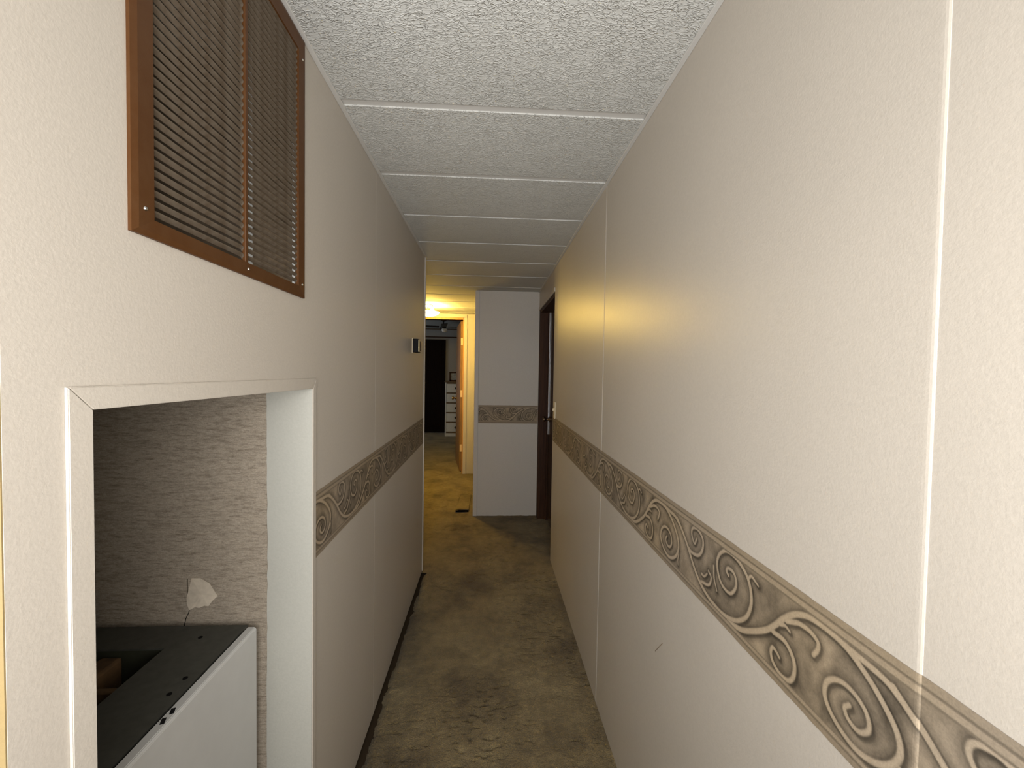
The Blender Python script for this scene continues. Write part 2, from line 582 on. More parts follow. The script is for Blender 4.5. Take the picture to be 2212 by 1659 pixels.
def border(parent, a0, a1, st, place, smap, flip, label):
    na = int((a1 - a0) / st) + 1; nv = int((BT - BB) / st) + 1
    A, V = np.meshgrid(np.linspace(a0, a1, na), np.linspace(BB, BT, nv))
    S = smap(A); PV = (BT + BB - V) if flip else V
    col = border_color(S, PV)
    wob = 0.0012 * (vnoise(A * 8, A * 0, 31) - 0.5) + 0.0008 * (vnoise(A * 60, A * 0, 32) - 0.5)
    edge = (np.abs(V - (BT + BB) / 2) > (BT - BB) / 2 - 0.002)
    Z = V + np.where(edge, wob, 0)
    X, Y = place(A)
    co = np.stack([X, Y, Z], -1).reshape(-1, 3)
    i = np.arange(na * nv).reshape(nv, na)
    q = np.stack([i[:-1, :-1], i[:-1, 1:], i[1:, 1:], i[1:, :-1]], -1).reshape(-1, 4)
    me = bpy.data.meshes.new('wallpaper_border')
    me.from_pydata(co.tolist(), [], q.tolist())
    ca = me.color_attributes.new('print', 'FLOAT_COLOR', 'POINT')
    rgba = np.concatenate([col.reshape(-1, 3), np.ones((na * nv, 1))], 1).astype(np.float32)
    ca.data.foreach_set('color', rgba.ravel())
    me.materials.append(M_border)
    o = link(bpy.data.objects.new('wallpaper_border', me), parent)
    o['label'] = label
    return o


# ------------------------------------------------------------------ right wall
wall_right = tag(empty('wall_right', (XR, 1.5, 0)), 'beige panelled right hallway wall with a scrolled wallpaper border', 'wall', kind='structure')
XN = XR + 0.0019
box('wall_panel', XN, 0.56, -0.36, 0.4075, 0, H, M_wall, wall_right)
# panel with a rolled near edge that stands proud of its neighbour
bm = bmesh.new()
edge = [(XN, 0.4076), (XR + 0.0013, 0.4079), (XR + 0.0005, 0.4098), (XR + 0.0001, 0.4125), (XR, 0.416), (XR, 0.43), (XR, 0.46)]
poly = [(0.56, 0.4076)] + edge + [(XR, 1.6685), (0.56, 1.6685)]
prism(bm, poly, 'Z', 0, H)
obj('wall_panel', bm, M_wall, wall_right)
edge2 = [(XR, 1.6715), (XR - 0.0007, 1.6740), (XR - 0.0011, 1.678), (XR - 0.0008, 1.72), (XR, 2.2), (XR, 2.985)]
bm = bmesh.new()
poly = [(0.56, 1.6715)] + edge2 + [(0.56, 2.985)]
prism(bm, poly, 'Z', 0, H)
obj('wall_panel', bm, M_wall, wall_right)
box('wall_panel', XR, 0.56, 2.985, YF + 0.2, 1.962, H, M_wall, wall_right)
box('wall_panel', XR + 0.004, 0.56, 3.90, YF + 0.2, 0, 1.962, M_wall, wall_right)
box('joint_filler', XR + 0.004, 0.5, 1.6683, 1.6717, 0, H, M_trim, wall_right)


def place_right(A):
    prof = [(XN, 0.2), (XN, 0.4070)] + edge + [(XR, 1.6685)] + edge2
    X = np.interp(A, [p[1] for p in prof], [p[0] for p in prof])
    return X - 0.0009, A


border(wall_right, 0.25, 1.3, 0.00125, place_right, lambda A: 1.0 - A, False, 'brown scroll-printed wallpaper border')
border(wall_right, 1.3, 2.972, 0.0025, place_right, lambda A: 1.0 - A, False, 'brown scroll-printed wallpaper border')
# pencil-like scuff low on the right wall
bm = bmesh.new()
bx(bm, -0.0007, 0.0003, -0.034, 0.034, -0.0009, 0.0009)
sc = obj('scuff_mark', bm, M_closet, wall_right)
sc.location = (XR, 1.066, 0.643); sc.rotation_euler = (math.radians(-49), 0, 0)
sc.matrix_parent_inverse = wall_right.matrix_world.inverted()

# ------------------------------------------------------------------ left wall with opening and vent hole
wall_left = tag(empty('wall_left', (XL, 1.5, 0)), 'beige left hallway wall with a vent and a cut-out opening', 'wall', kind='structure')
OY0, OY1, OZ = 0.484, 1.0615, 1.322
VY0, VY1, VZ0, VZ1 = 0.560, 0.984, 1.553, 2.100
boxes('wall_panel', [(XI, XL, 0.40, OY0, 0, H),
                     (XI, XL, OY0, OY1, OZ, VZ0),
                     (XI, XL, OY0, VY0, VZ0, H),
                     (XI, XL, VY1, OY1, VZ0, H),
                     (XI, XL, VY0, VY1, VZ1, H),
                     (XI, XL, OY1, 1.6335, 0.008, H)], M_wall, wall_left)
box('wall_panel', XI, XL, 1.6350, YC, 0.008, H, M_wall, wall_left)
box('joint_filler', XI, XL - 0.0015, 1.6334, 1.6351, 0.008, H, M_trim, wall_left)
# pale painted end of the wall inside the opening, with an uneven brush edge
bm = bmesh.new()
pl = [(XL, 0.0), (XL, OZ)]
zz = np.linspace(OZ, 0.0, 60)
for z in zz:
    pl.append((XI + 0.0018 * (random.random() - 0.5) - 0.0022 * (0.5 + 0.5 * math.sin(z * 5)), z))
prism(bm, pl, 'Y', OY1 - 0.0012, OY1)
ps = obj('painted_jamb', bm, M_cool, wall_left); ps['label'] = 'pale painted jamb of the opening'
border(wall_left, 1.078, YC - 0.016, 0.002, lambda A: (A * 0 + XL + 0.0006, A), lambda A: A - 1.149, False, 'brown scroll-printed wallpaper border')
# cut edge of the wall seen through the louvers: wood stud between two white board edges
box('cut_stud', XI + 0.009, XL - 0.012, VY1 - 0.0025, VY1 + 0.001, VZ0, VZ1, M_stud, wall_left)
box('board_edge', XI, XI + 0.009, VY1 - 0.003, VY1 + 0.001, VZ0, VZ1, M_white_board, wall_left)
box('board_edge', XL - 0.012, XL - 0.0055, VY1 - 0.003, VY1 + 0.001, VZ0, VZ1, M_white_board, wall_left)
tr = box('trim_3', XL - 0.010, XL + 0.006, YC - 0.010, YC + 0.008, 0.01, H, M_wall, None, 0.003, 3)
tag(tr, 'narrow pale corner moulding where the left wall ends', 'trim', kind='structure')

# casing round the opening
casing = tag(empty('trim_4', (XL, 0.77, 0)), 'flat cream casing framing the cut-out opening in the left wall', 'trim', kind='structure')
CW, CT = 0.027, 0.0034


def casing_piece(back, front):
    bm = bmesh.new()
    v0 = [bm.verts.new((XL - 0.0005, *p)) for p in back]
    v1 = [bm.verts.new((XL + CT, *p)) for p in front]
    bm.faces.new(v0); bm.faces.new(v1)
    for i in range(4):
        bm.faces.new((v0[i], v0[(i + 1) % 4], v1[(i + 1) % 4], v1[i]))
    bmesh.ops.bevel(bm, geom=list(bm.edges), offset=0.0008, segments=2, affect='EDGES')
    return obj('casing_board', bm, M_trim, casing)


O = 0.0012
casing_piece([(OY0 - CW - O, 0.012), (OY0, 0.012), (OY0, OZ), (OY0 - CW - O, OZ + CW)],
             [(OY0 - CW, 0.012), (OY0, 0.012), (OY0, OZ), (OY0 - CW, OZ + CW - 0.001)])
casing_piece([(OY0 - CW + 0.0006, OZ + CW), (OY0 + 0.0004, OZ + 0.0002), (OY1 - 0.001, OZ + 0.0002), (OY1 + 0.0185, OZ + CW)],
             [(OY0 - CW + 0.0008, OZ + CW - 0.001), (OY0 + 0.0006, OZ + 0.0004), (OY1 - 0.001, OZ + 0.0004), (OY1 + 0.0175, OZ + CW - 0.001)])
casing_piece([(OY1 - 0.001, 0.012), (OY1 + 0.0185, 0.012), (OY1 + 0.0185, OZ + CW - 0.003), (OY1 - 0.001, OZ)],
             [(OY1 - 0.001, 0.012), (OY1 + 0.0165, 0.012), (OY1 + 0.0165, OZ + CW - 0.004), (OY1 - 0.001, OZ)])

# ------------------------------------------------------------------ closet behind the left wall
w = box('wall_closet_side', -1.3, XI, OY1, OY1 + 0.06, 0, H, M_closet)
tag(w, 'end wall of the closet seen through the cut-out opening', 'wall', kind='structure')
# linen wallpaper sheet with a torn place
bm = bmesh.new()
prism(bm, [(-1.29, 0.0), (XI - 0.001, 0.0), (XI - 0.001, 1.42), (-1.29, 1.42)], 'Y', OY1 - 0.0006, OY1 + 0.0002)
sheet = obj('linen_wallpaper', bm, M_linen, w)
sheet['label'] = 'taupe woven-look wallpaper'
tear = [(-0.733, 0.846), (-0.712, 0.846), (-0.690, 0.832), (-0.671, 0.800), (-0.682, 0.790), (-0.690, 0.778), (-0.700, 0.779), (-0.712, 0.774), (-0.722, 0.776), (-0.735, 0.769), (-0.742, 0.782), (-0.745, 0.797), (-0.739, 0.822)]
bm = bmesh.new()
v0 = [bm.verts.new((x, OY1 - 0.0009 - (0.006 * max(0, (0.80 - z) / 0.03) if z < 0.80 else 0) - 0.0006 * random.random(), z)) for x, z in tear]
c = bm.verts.new((-0.708, OY1 - 0.0035, 0.806))
for i in range(len(v0)):
    bm.faces.new((v0[i], v0[(i + 1) % len(v0)], c))
e = bmesh.ops.extrude_face_region(bm, geom=list(bm.faces))
for v in e['geom']:
    if isinstance(v, bmesh.types.BMVert): v.co.y += 0.0008
fl = obj('torn_flap', bm, M_torn, w); fl['label'] = 'pale torn paper flap'
bm = bmesh.new()
cr = [(-0.737, 0.772), (-0.741, 0.758), (-0.747, 0.746), (-0.750, 0.733), (-0.752, 0.720)]
for a, b in zip(cr[:-1], cr[1:]):
    vs = [bm.verts.new(p) for p in ((a[0] - 0.0011, OY1 - 0.0009, a[1]), (a[0] + 0.0011, OY1 - 0.0009, a[1]), (b[0] + 0.0009, OY1 - 0.0009, b[1]), (b[0] - 0.0009, OY1 - 0.0009, b[1]))]
    bm.faces.new(vs)
obj('tear_line', bm, M_black, w)
bm = bmesh.new()
bx(bm, -0.744, -0.7425, OY1 - 0.0012, OY1 - 0.0004, 0.79, 0.845)
obj('tear_line', bm, M_subfloor, w)
w = box('wall_closet_back', -1.35, -1.3, 0.40, OY1 + 0.06, 0, H, M_closet)
tag(w, 'dark back wall of the closet behind the vent', 'wall', kind='structure')
w = box('wall_room_corner', -2.2, XI, 0.38, 0.44, 0, H, M_tan)
tag(w, 'tan wall turning away at the left edge of the photo', 'wall', kind='structure')
box('wall_skin', XI - 0.001, XL - 0.0004, 0.3985, 0.401, 0, H, M_tan, w)

# ------------------------------------------------------------------ louvered vent
vent = tag(empty('louvered_vent', (XL, 0.77, 1.54)), 'brown metal louvered vent grille high on the left hallway wall', 'vent')
FY0, FY1, FZ0, FZ1 = 0.5345, 1.0085, 1.5365, 2.124
IY0, IY1, IZ0, IZ1 = 0.569, 0.9765, 1.5605, 2.088
FT = 0.006
bm = bmesh.new()
outer = [(FY0, FZ0), (FY1, FZ0), (FY1, FZ1), (FY0, FZ1)]
inner = [(IY0, IZ0), (IY1, IZ0), (IY1, IZ1), (IY0, IZ1)]
mid = [(FY0 + 0.009, FZ0 + 0.007), (FY1 - 0.007, FZ0 + 0.007), (FY1 - 0.007, FZ1 - 0.007), (FY0 + 0.009, FZ1 - 0.007)]
L0 = [bm.verts.new((XL, *p)) for p in outer]
L1 = [bm.verts.new((XL + 0.0042, *p)) for p in outer]
L2 = [bm.verts.new((XL + FT, *p)) for p in mid]
L3 = [bm.verts.new((XL + FT * 0.8, *p)) for p in inner]
L4 = [bm.verts.new((XL - 0.004, *p)) for p in inner]
for a, b in ((L0, L1), (L1, L2), (L2, L3), (L3, L4)):
    for i in range(4):
        bm.faces.new((a[i], a[(i + 1) % 4], b[(i + 1) % 4], b[i]))
obj('frame', bm, M_vent, vent)
MY = 0.7755
box('mullion', XL - 0.002, XL + 0.0045, MY - 0.0042, MY + 0.0042, IZ0 - 0.004, IZ1 + 0.004, M_vent, vent, 0.0012)
NS = 40
pitch = (IZ1 - IZ0) / NS


def slat_mesh(ln):
    bm = bmesh.new()
    # blade: outer edge high, inner edge low, slightly curved; ends rounded down to the frame
    prof = [(0.0016, 0.0050), (0.0010, 0.0026), (-0.0008, 0.0002), (-0.0020, -0.0016)]
    th = 0.0007
    poly = [(x, z) for x, z in prof] + [(x - th, z - th * 0.3) for x, z in reversed(prof)]
    n = 7
    ys = [0, 0.004, 0.009, ln / 2, ln - 0.009, ln - 0.004, ln]
    drop = [-0.0032, -0.0006, 0, 0, 0, -0.0006, -0.0032]
    rings = []
    for y, d in zip(ys, drop):
        rings.append([bm.verts.new((x, y, z + (d if d else 0))) for x, z in poly])
    for a, b in zip(rings[:-1], rings[1:]):
        for i in range(len(poly)):
            bm.faces.new((a[i], a[(i + 1) % len(poly)], b[(i + 1) % len(poly)], b[i]))
    bm.faces.new(rings[0]); bm.faces.new(rings[-1])
    bmesh.ops.recalc_face_normals(bm, faces=bm.faces)
    me = bpy.data.meshes.new('slat'); bm.to_mesh(me); bm.free()
    me.materials.append(M_slat)
    return me


la = slat_mesh(MY - 0.0042 - IY0 + 0.002); lb = slat_mesh(IY1 - MY - 0.0042 + 0.002)
for i in range(NS):
    z = IZ0 + (i + 0.60) * pitch + 0.0016
    obj_at('slat', la, vent, (XL, IY0 - 0.001, z))
    obj_at('slat', lb, vent, (XL, MY + 0.0032, z))
bm = bmesh.new(); lathe(bm, [(0.0001, 0.0024), (0.0020, 0.0020), (0.0030, 0.0006), (0.0031, -0.001)], (0, 0, 0), 'X', 12)
me = bpy.data.meshes.new('screw'); bm.to_mesh(me); bm.free(); me.materials.append(M_screw)
for y, z in ((0.554, 1.570), (0.778, 1.549), (0.993, 1.566), (0.993, 2.075)):
    obj_at('screw', me, vent, (XL + 0.0052, y, z))

# ------------------------------------------------------------------ appliance in the alcove
AX, AY0, AY1, AZ = -0.556, 0.50, 1.022, 0.744
app = tag(empty('appliance_cabinet', (-0.85, 0.78, 0)), 'white-fronted appliance with a dark grey top standing in the wall alcove', 'appliance')
# front panel with a folded top lip
bm = bmesh.new()
prism(bm, [(AX, 0.02), (AX, AZ - 0.004), (AX - 0.004, AZ), (AX - 0.021, AZ), (AX - 0.021, AZ - 0.018), (AX - 0.016, AZ - 0.018), (AX - 0.016, 0.02)], 'Y', AY0, AY1)
bmesh.ops.bevel(bm, geom=[e for e in bm.edges if abs(e.verts[0].co.z - AZ) < 0.005 and abs(e.verts[1].co.z - AZ) < 0.005 and abs(e.verts[0].co.y - e.verts[1].co.y) > 0.1], offset=0.0012, segments=2, affect='EDGES')
obj('front_panel', bm, M_app_white, app)
# body and top with cut-out
TZ = AZ - 0.002
CX0, CX1, CY0, CY1 = -1.02, -0.717, 0.62, 0.951
boxes('body', [(-1.20, AX - 0.024, 0.50, 0.505, 0.02, TZ - 0.02), (-1.20, AX - 0.024, AY1 - 0.002, AY1 + 0.012, 0.02, TZ - 0.012),
               (-1.20, -1.195, 0.50, AY1, 0.02, TZ - 0.02), (AX - 0.032, AX - 0.026, 0.50, AY1, 0.02, TZ - 0.012)], M_app_top, app)
tp = boxes('top_plate', [(-1.20, CX0, 0.50, AY1 + 0.012, TZ - 0.004, TZ), (CX1, AX - 0.027, 0.50, AY1 + 0.012, TZ - 0.004, TZ),
                         (CX0, CX1, 0.50, CY0, TZ - 0.004, TZ), (CX0, CX1, CY1, AY1 + 0.012, TZ - 0.004, TZ)], M_app_top, app)
tp['label'] = 'dark grey-green top'
rc = boxes('recess_liner', [(CX0, CX1, CY0, CY1, TZ - 0.10, TZ - 0.095), (CX0 - 0.004, CX0, CY0, CY1, TZ - 0.10, TZ - 0.004), (CX1, CX1 + 0.004, CY0, CY1, TZ - 0.10, TZ - 0.004),
                            (CX0, CX1, CY1, CY1 + 0.004, TZ - 0.10, TZ - 0.004), (CX0, CX1, CY0 - 0.004, CY0, TZ - 0.10, TZ - 0.004)], M_app_in, app)
box('pipe_bracket', -0.845, -0.80, 0.70, 0.945, TZ - 0.085, TZ - 0.012, M_rust, rc, 0.006)
box('pipe_bracket', -0.80, -0.722, 0.838, 0.852, TZ - 0.06, TZ - 0.012, M_rust, rc, 0.003)
bm = bmesh.new(); lathe(bm, [(0.0046, 0.0), (0.0046, 0.0009), (0.0036, 0.0011)], (0, 0, 0), 'Z', 14)
me = bpy.data.meshes.new('bolt_hole'); bm.to_mesh(me); bm.free(); me.materials.append(M_black)
for x, y in ((-0.606, 0.857), (-0.606, 0.815), (-0.664, 0.988)):
    obj_at('bolt_hole', me, tp, (x, y, TZ))
bm = bmesh.new(); bx(bm, -0.0035, 0.0035, -0.007, 0.007, 0, 0.0006)
me = bpy.data.meshes.new('chip_mark'); bm.to_mesh(me); bm.free(); me.materials.append(M_thermo)
fp = [o for o in COL.objects if o.name.startswith('front_panel')][0]
for y in (0.772, 0.750):
    obj_at('chip_mark', me, fp, (AX - 0.0125, y, AZ - 0.0001), (0, 0, 0.4))

# ------------------------------------------------------------------ far grey wall
wall_far = tag(empty('wall_far', (0.15, YF, 0)), 'grey-beige wall ending the hall with a scrolled border at waist height', 'wall', kind='structure')
box('wall_panel', -0.138, 0.56, YF, YD, 0.0, H, M_greywall, wall_far)
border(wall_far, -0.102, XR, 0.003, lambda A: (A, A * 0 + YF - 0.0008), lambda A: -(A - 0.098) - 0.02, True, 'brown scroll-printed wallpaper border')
tr = box('trim_5', -0.143, -0.104, YF - 0.009, YF + 0.03, 0.0, H, M_greywall, None, 0.003, 2)
tag(tr, 'pale corner moulding on the left edge of the grey end wall', 'trim', kind='structure')

# ------------------------------------------------------------------ dark door in the right wall
door = tag(empty('door_1', (0.52, 3.45, 0)), 'closed dark brown door recessed in the right wall at the hall end', 'door', kind='structure')
box('far_jamb', XR - 0.001, 0.560, 3.838, 3.90, 0, 1.955, M_darkwood, door, 0.002)
box('near_jamb', XR + 0.004, 0.560, 2.985, 3.000, 0, 1.955, M_trim, door, 0.001)
box('head_jamb', XR + 0.004, 0.560, 3.000, 3.838, 1.925, 1.962, M_darkwood, door, 0.001)
box('head_casing', XR - 0.006, XR + 0.004, 2.985, 3.925, 1.955, 1.985, M_trim, door, 0.002)
box('door_stop', 0.536, 0.548, 3.815, 3.838, 0, 1.93, M_darkwood, door)
box('edge_strip', 0.540, 0.5495, 3.792, 3.812, 0.80, 1.922, M_alu, door, 0.004)
slab = box('door_slab', 0.549, 0.590, 3.002, 3.836, 0.012, 1.922, M_doorface, door, 0.0015)
kn = empty('x'); bpy.data.objects.remove(kn)
bm = bmesh.new()
lathe(bm, [(0.026, 0.0), (0.026, -0.004), (0.011, -0.008), (0.009, -0.03), (0.020, -0.038), (0.0265, -0.052), (0.022, -0.062), (0.004, -0.065)], (0.549, 3.745, 0.948), 'X', 24)
obj('door_knob', bm, M_bronze, slab, True)

# light switch beside it
sw = tag(empty('light_switch', (XR, 2.9, 1.108)), 'small ivory light switch plate on the right wall beside the dark door', 'light switch')
box('cover_plate', XR - 0.0055, XR + 0.0005, 2.868, 2.938, 1.050, 1.166, M_switch, sw, 0.002)
box('toggle', XR - 0.016, XR - 0.004, 2.899, 2.907, 1.103, 1.121, M_switch, sw, 0.002)
bm = bmesh.new(); lathe(bm, [(0.0001, -0.0012), (0.003, -0.001), (0.0034, 0.0)], (0, 0, 0), 'X', 10)
me = bpy.data.meshes.new('plate_screw'); bm.to_mesh(me); bm.free(); me.materials.append(M_screw)
for z in (1.078, 1.138): obj_at('plate_screw', me, sw, (XR - 0.0055, 2.903, z))

# thermostat on the left wall
th = tag(empty('thermostat', (XL, 2.43, 1.513)), 'small black thermostat on the left wall near its far corner', 'thermostat')
box('back_plate', XL, XL + 0.004, 2.385, 2.485, 1.470, 1.556, M_switch, th, 0.001)
box('body', XL + 0.003, XL + 0.034, 2.388, 2.470, 1.475, 1.552, M_thermo, th, 0.003)
box('front_cover', XL + 0.033, XL + 0.038, 2.395, 2.468, 1.479, 1.548, M_thermo_cover, th, 0.0015)
box('lens_strip', XL + 0.037, XL + 0.0395, 2.43, 2.462, 1.484, 1.542, M_darkwood, th, 0.001)

# loose carpet piece at the corner
rem = tag(empty('carpet_remnant', (-0.25, 4.3, 0)), 'loose carpet scrap with a lifted front edge beside the grey end wall', 'carpet scrap')
bm = bmesh.new()
nx, ny = 14, 40
x0, x1, y0, y1 = -0.318, -0.186, 4.025, 4.60
top = []; bot = []
for j in range(ny + 1):
    y = y0 + (y1 - y0) * j / ny
    lift = 0.026 * math.exp(-(y - y0) / 0.07) + 0.006
    rt, rb = [], []
    for i in range(nx + 1):
        x = x0 + (x1 - x0) * i / nx
        xx = x + (0.02 * (j / ny) if i == 0 else 0)
        z = lift * (0.55 + 0.45 * min(1, i / 4)) + 0.002 * random.random()
        rt.append(bm.verts.new((xx, y + 0.004 * random.random() * (j == 0), z)))
        rb.append(bm.verts.new((xx, y, max(0.001, z - 0.010))))
    top.append(rt); bot.append(rb)
for j in range(ny):
    for i in range(nx):
        bm.faces.new((top[j][i], top[j][i + 1], top[j + 1][i + 1], top[j + 1][i]))
        bm.faces.new((bot[j][i], bot[j + 1][i], bot[j + 1][i + 1], bot[j][i + 1]))
for i in range(nx):
    bm.faces.new((top[0][i], bot[0][i], bot[0][i + 1], top[0][i + 1])); bm.faces.new((top[ny][i], top[ny][i + 1], bot[ny][i + 1], bot[ny][i]))
for j in range(ny):
    bm.faces.new((top[j][0], top[j + 1][0], bot[j + 1][0], bot[j][0])); bm.faces.new((top[j][nx], bot[j][nx], bot[j + 1][nx], top[j + 1][nx]))
obj('carpet_piece', bm, M_carpet, rem, True)
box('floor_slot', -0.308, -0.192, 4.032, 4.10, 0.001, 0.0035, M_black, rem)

# ------------------------------------------------------------------ passage to the bedroom
w = box('wall_passage_near', -2.3, XI, YC - 0.11, YC, 0, H, M_wall); tag(w, 'wall of the side passage behind the left hallway wall', 'wall', kind='structure')
w = box('wall_passage_left', -2.35, -2.3, YC - 0.1, YD, 0, H, M_wall); tag(w, 'far left wall of the lamp-lit side passage', 'wall', kind='structure')
DX0, DX1, DZ = -1.12, -0.358, 2.054
w = boxes('wall_passage_far', [(-2.3, DX0, YD, YD + 0.1, 0, H), (DX1, 0.56, YD, YD + 0.1, 0, H), (DX0, DX1, YD, YD + 0.1, DZ, H)], M_wall)
tag(w, 'lamp-lit wall around the bedroom doorway', 'wall', kind='structure')
door2 = tag(empty('door_2', (DX1, YD, 0)), 'open oak bedroom door and casing at the end of the lamp-lit passage', 'door', kind='structure')
box('head_casing', DX0 - 0.05, DX1 + 0.05, YD - 0.012, YD, DZ + 0.028, DZ + 0.06, M_trim, door2, 0.002)
box('head_jamb', DX0, DX1, YD - 0.010, YD + 0.11, DZ, DZ + 0.028, M_honey, door2, 0.002)
box('side_casing', DX1 + 0.014, DX1 + 0.055, YD - 0.012, YD, 0, DZ + 0.028, M_trim, door2, 0.002)
box('side_jamb', DX1 - 0.001, DX1 + 0.014, YD - 0.010, YD + 0.11, 0, DZ + 0.002, M_honey, door2, 0.001)
box('side_casing', DX0 - 0.055, DX0 - 0.014, YD - 0.012, YD, 0, DZ + 0.028, M_trim, door2, 0.002)
box('side_jamb', DX0 - 0.014, DX0 + 0.001, YD - 0.010, YD + 0.11, 0, DZ + 0.002, M_honey, door2, 0.001)
ang = math.radians(8.6)
lf = box('door_leaf', -0.036, 0.0, 0.0, 0.755, 0.012, DZ - 0.006, M_leaf, None, 0.002)
lf.matrix_world = Matrix.Translation((DX1 - 0.003, YD + 0.112, 0)) @ Matrix.Rotation(ang, 4, 'Z')
lf.parent = door2; lf.matrix_parent_inverse = door2.matrix_world.inverted()
bpy.context.view_layer.update()


def leaf_part(name, bm, mat, smooth=False):
    o = obj(name, bm, mat, None, smooth)
    o.parent = lf
    return o


bm = bmesh.new(); lathe(bm, [(0.028, 0.0), (0.026, -0.006), (0.010, -0.012), (0.010, -0.035), (0.024, -0.044), (0.029, -0.058), (0.020, -0.068), (0.003, -0.07)], (-0.036, 0.69, 0.965), 'X', 20)
leaf_part('door_knob', bm, M_brass, True)
for z in (1.774, 1.068, 0.325):
    bm = bmesh.new(); bx(bm, -0.033, -0.004, -0.0045, 0.002, z - 0.048, z + 0.048, 0.001)
    leaf_part('hinge', bm, M_brass_hinge)

# semi-flush lamp
LX, LY = -0.722, 4.86
lamp = tag(empty('ceiling_lamp', (LX, LY, H)), 'glowing ceiling lamp with a shallow glass bowl in the side passage', 'ceiling lamp')
bm = bmesh.new(); lathe(bm, [(0.062, 0.0), (0.060, -0.012), (0.020, -0.022), (0.010, -0.024)], (LX, LY, H), 'Z', 32)
obj('canopy', bm, M_brass, lamp, True)
bm = bmesh.new(); lathe(bm, [(0.006, -0.02), (0.006, -0.14)], (LX, LY, H), 'Z', 12)
obj('stem', bm, M_brass, lamp, True)
bm = bmesh.new()
n = 40
prof = [(0.135, -0.082), (0.128, -0.092), (0.105, -0.110), (0.070, -0.124), (0.030, -0.131), (0.004, -0.132), (0.004, -0.128), (0.030, -0.127), (0.070, -0.120), (0.103, -0.106), (0.125, -0.089), (0.132, -0.081)]
rings = [[bm.verts.new((LX + r_ * math.cos(2 * math.pi * k / n), LY + r_ * math.sin(2 * math.pi * k / n), H + h_)) for k in range(n)] for r_, h_ in prof]
for a in range(len(rings)):
    A_, B_ = rings[a], rings[(a + 1) % len(rings)]
    for k in range(n):
        bm.faces.new((A_[k], A_[(k + 1) % n], B_[(k + 1) % n], B_[k]))
obj('glass_bowl', bm, M_bowl, lamp, True)
for dx in (-0.05, 0.05):
    bm = bmesh.new(); lathe(bm, [(0.002, -0.025), (0.016, -0.018), (0.024, 0.0), (0.018, 0.018), (0.009, 0.03)], (LX + dx, LY, H - 0.062), 'Z', 20)
    obj('bulb', bm, M_bulb, lamp, True)

# ------------------------------------------------------------------ bedroom
YB, BH = 9.2, 2.295
bed = tag(empty('wall_bedroom_back', (-1, YB, 0)), 'dim back wall of the bedroom seen through the doorway', 'wall', kind='structure')
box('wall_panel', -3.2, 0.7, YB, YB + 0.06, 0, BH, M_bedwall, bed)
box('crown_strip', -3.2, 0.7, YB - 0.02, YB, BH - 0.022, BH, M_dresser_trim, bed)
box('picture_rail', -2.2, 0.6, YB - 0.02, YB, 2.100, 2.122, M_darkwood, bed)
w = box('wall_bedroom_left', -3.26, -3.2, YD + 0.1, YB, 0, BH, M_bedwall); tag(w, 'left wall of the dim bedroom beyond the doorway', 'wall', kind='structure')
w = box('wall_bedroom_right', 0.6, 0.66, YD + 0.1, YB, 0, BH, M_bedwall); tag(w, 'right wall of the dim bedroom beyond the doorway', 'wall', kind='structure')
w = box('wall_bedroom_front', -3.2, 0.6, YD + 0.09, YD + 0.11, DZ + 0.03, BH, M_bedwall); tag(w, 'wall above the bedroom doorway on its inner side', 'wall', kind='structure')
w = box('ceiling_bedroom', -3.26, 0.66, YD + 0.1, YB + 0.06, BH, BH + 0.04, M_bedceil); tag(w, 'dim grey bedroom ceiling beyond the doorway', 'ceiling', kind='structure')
d3 = tag(empty('door_3', (-1.4, YB, 0)), 'nearly black closed door in the bedroom back wall', 'door', kind='structure')
box('door_slab', -1.76, -0.968, YB - 0.035, YB, 0.02, 2.055, M_black_door, d3, 0.002)
bm = bmesh.new()
for x0_, x1_, z0_, z1_ in ((-1.66, -1.40, 1.15, 1.95), (-1.32, -1.06, 1.15, 1.95), (-1.66, -1.40, 0.15, 1.0), (-1.32, -1.06, 0.15, 1.0)):
    bx(bm, x0_, x1_, YB - 0.041, YB - 0.034, z0_, z1_, 0.002)
obj('raised_panel', bm, M_black_door, d3)

# dresser
DY0, DY1 = 8.75, 9.17
dr = tag(empty('dresser', (-0.5, 8.96, 0)), 'tall white dresser with dark knobs against the bedroom back wall', 'dresser')
dx0, dx1 = -0.922, -0.12
boxes('carcass', [(dx0, dx0 + 0.022, DY0 - 0.004, DY1, 0, 1.135), (dx1 - 0.022, dx1, DY0 - 0.004, DY1, 0, 1.135), (dx0, dx1, DY1 - 0.012, DY1, 0.02, 1.13)], M_dresser, dr)
box('dresser_top', dx0 - 0.012, dx1 + 0.012, DY0 - 0.018, DY1 + 0.005, 1.135, 1.16, M_dresser_trim, dr, 0.003)
zs = [0.085, 0.298, 0.499, 0.705, 0.911, 1.118]
box('plinth', dx0 + 0.022, dx1 - 0.022, DY0 + 0.004, DY0 + 0.02, 0.0, 0.068, M_dresser, dr)
for i in range(6):
    box('drawer_rail', dx0 + 0.022, dx1 - 0.022, DY0, DY0 + 0.02, zs[i] - 0.012, zs[i] + 0.013, M_dresser_trim, dr)
bm = bmesh.new(); lathe(bm, [(0.008, 0.0), (0.008, -0.012), (0.021, -0.018), (0.023, -0.028), (0.012, -0.034), (0.002, -0.035)], (0, 0, 0), 'Y', 18)
kme = bpy.data.meshes.new('knob'); bm.to_mesh(kme); bm.free(); kme.materials.append(M_knob)
for i in range(5):
    dw = box('drawer', dx0 + 0.026, dx1 - 0.026, DY0 - 0.002, DY0 + 0.02, zs[i] + 0.015, zs[i + 1] - 0.014, M_dresser, dr, 0.002)
    for x in (-0.70, -0.342):
        obj_at('knob', kme, dw, (x, DY0 - 0.002, (zs[i] + zs[i + 1]) / 2))
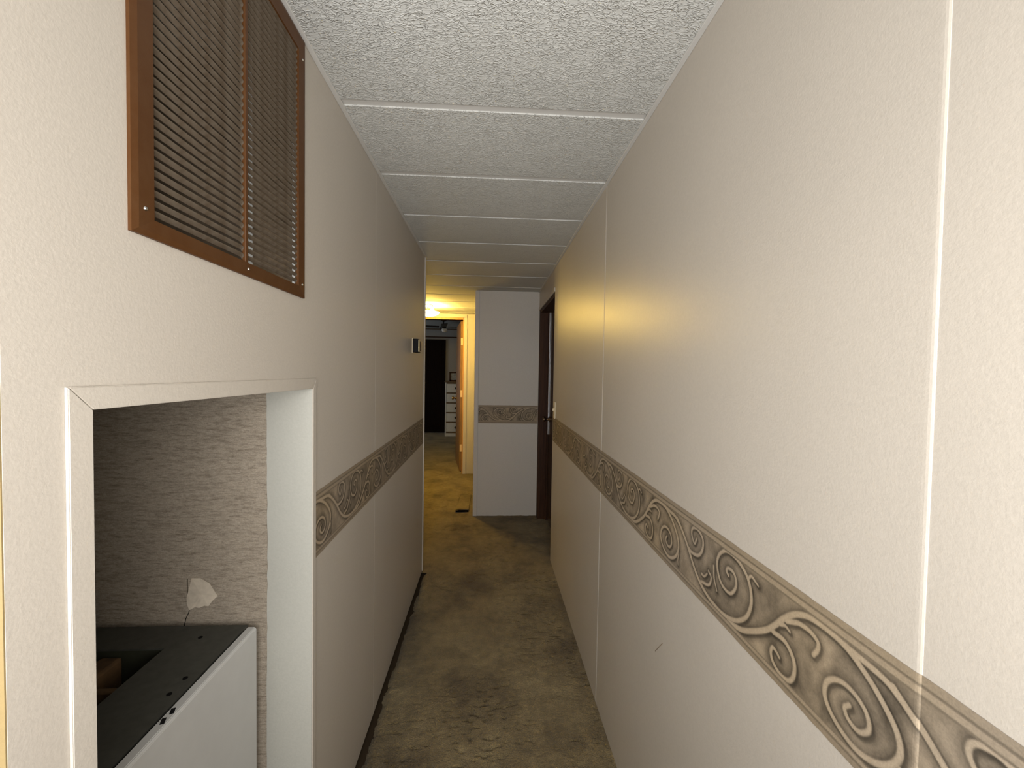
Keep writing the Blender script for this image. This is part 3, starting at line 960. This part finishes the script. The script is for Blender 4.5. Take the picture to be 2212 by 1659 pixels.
pf = tag(empty('picture_frame', (-0.7, 8.95, 1.16)), 'dark wooden picture frame standing on the bedroom dresser', 'picture frame')
bm = bmesh.new()
for b in ((-0.855, -0.545, 8.90, 8.925, 1.16, 1.185), (-0.855, -0.545, 8.90, 8.925, 1.33, 1.352), (-0.855, -0.825, 8.90, 8.925, 1.16, 1.352), (-0.575, -0.545, 8.90, 8.925, 1.16, 1.352)):
    bx(bm, *b)
obj('frame', bm, M_darkwood, pf)
box('picture', -0.826, -0.574, 8.912, 8.918, 1.184, 1.331, M_picture, pf)
box('easel_back', -0.72, -0.68, 8.925, 8.99, 1.16, 1.17, M_darkwood, pf)

# ceiling fan
FX, FYc = -0.845, 7.6
fan = tag(empty('ceiling_fan', (FX, FYc, BH)), 'dark bladed ceiling fan with a small white lamp in the bedroom', 'ceiling fan')
bm = bmesh.new(); lathe(bm, [(0.05, 0.0), (0.05, -0.02), (0.012, -0.03), (0.012, -0.09), (0.05, -0.10), (0.05, -0.135), (0.03, -0.150)], (FX, FYc, BH), 'Z', 24)
obj('motor_housing', bm, M_fan, fan, True)
bm = bmesh.new(); lathe(bm, [(0.030, -0.15), (0.052, -0.165), (0.056, -0.19), (0.040, -0.215), (0.004, -0.225)], (FX + 0.02, FYc, BH), 'Z', 20)
obj('lamp_globe', bm, M_fan_glass, fan, True)
bm = bmesh.new(); bx(bm, 0.08, 0.52, -0.055, 0.055, -0.004, 0.004, 0.002)
bme = bpy.data.meshes.new('fan_blade'); bm.to_mesh(bme); bm.free(); bme.materials.append(M_fan)
for a in (8, 98, 188, 278):
    obj_at('fan_blade', bme, fan, (FX, FYc, BH - 0.125), (math.radians(7), 0, math.radians(a)))

# window in the bedroom left wall
wn = tag(empty('window_2', (-3.15, 7.9, 0.85)), 'bedroom window on the left wall out of sight', 'window', kind='structure')
bm = bmesh.new()
for b in ((-3.2, -3.16, 7.2, 7.25, 0.8, 1.9), (-3.2, -3.16, 8.55, 8.6, 0.8, 1.9), (-3.2, -3.16, 7.2, 8.6, 0.8, 0.85), (-3.2, -3.16, 7.2, 8.6, 1.85, 1.9), (-3.2, -3.17, 7.88, 7.92, 0.85, 1.85)):
    bx(bm, *b)
obj('window_frame', bm, M_chrome, wn)
box('window_pane', -3.198, -3.192, 7.25, 8.55, 0.85, 1.85, M_sky_pane, wn)

# ------------------------------------------------------------------ room behind the photographer
w = box('wall_back', -2.2, 2.2, -0.48, -0.42, 0, H, M_wall); tag(w, 'back wall of the room behind the photographer', 'wall', kind='structure')
w = box('wall_room_left', -2.26, -2.2, -0.42, 0.44, 0, H, M_wall); tag(w, 'left wall of the room behind the photographer', 'wall', kind='structure')
w = box('wall_room_right', 2.2, 2.26, -0.42, -0.25, 0, H, M_wall); tag(w, 'right wall of the room behind the photographer', 'wall', kind='structure')
w = box('wall_room_front', 0.56, 2.2, -0.35, -0.25, 0, H, M_wall); tag(w, 'wall beside the hallway mouth in the room behind', 'wall', kind='structure')
wn = tag(empty('added_window_1', (-0.17, -0.42, 0.9)), 'added unseen window around the fill light behind the photographer', 'window', kind='structure')  # made-up window, added to carry the front fill light
bm = bmesh.new()
for b in ((-0.80, -0.75, -0.42, -0.38, 0.90, 1.78), (0.40, 0.45, -0.42, -0.38, 0.90, 1.78), (-0.80, 0.45, -0.42, -0.38, 0.90, 0.95), (-0.80, 0.45, -0.42, -0.38, 1.73, 1.78), (-0.19, -0.15, -0.42, -0.39, 0.95, 1.73)):
    bx(bm, *b)
obj('window_frame', bm, M_chrome, wn)
box('window_pane', -0.75, 0.40, -0.418, -0.412, 0.95, 1.73, M_sky_pane, wn)  # glowing pane belonging to the added window
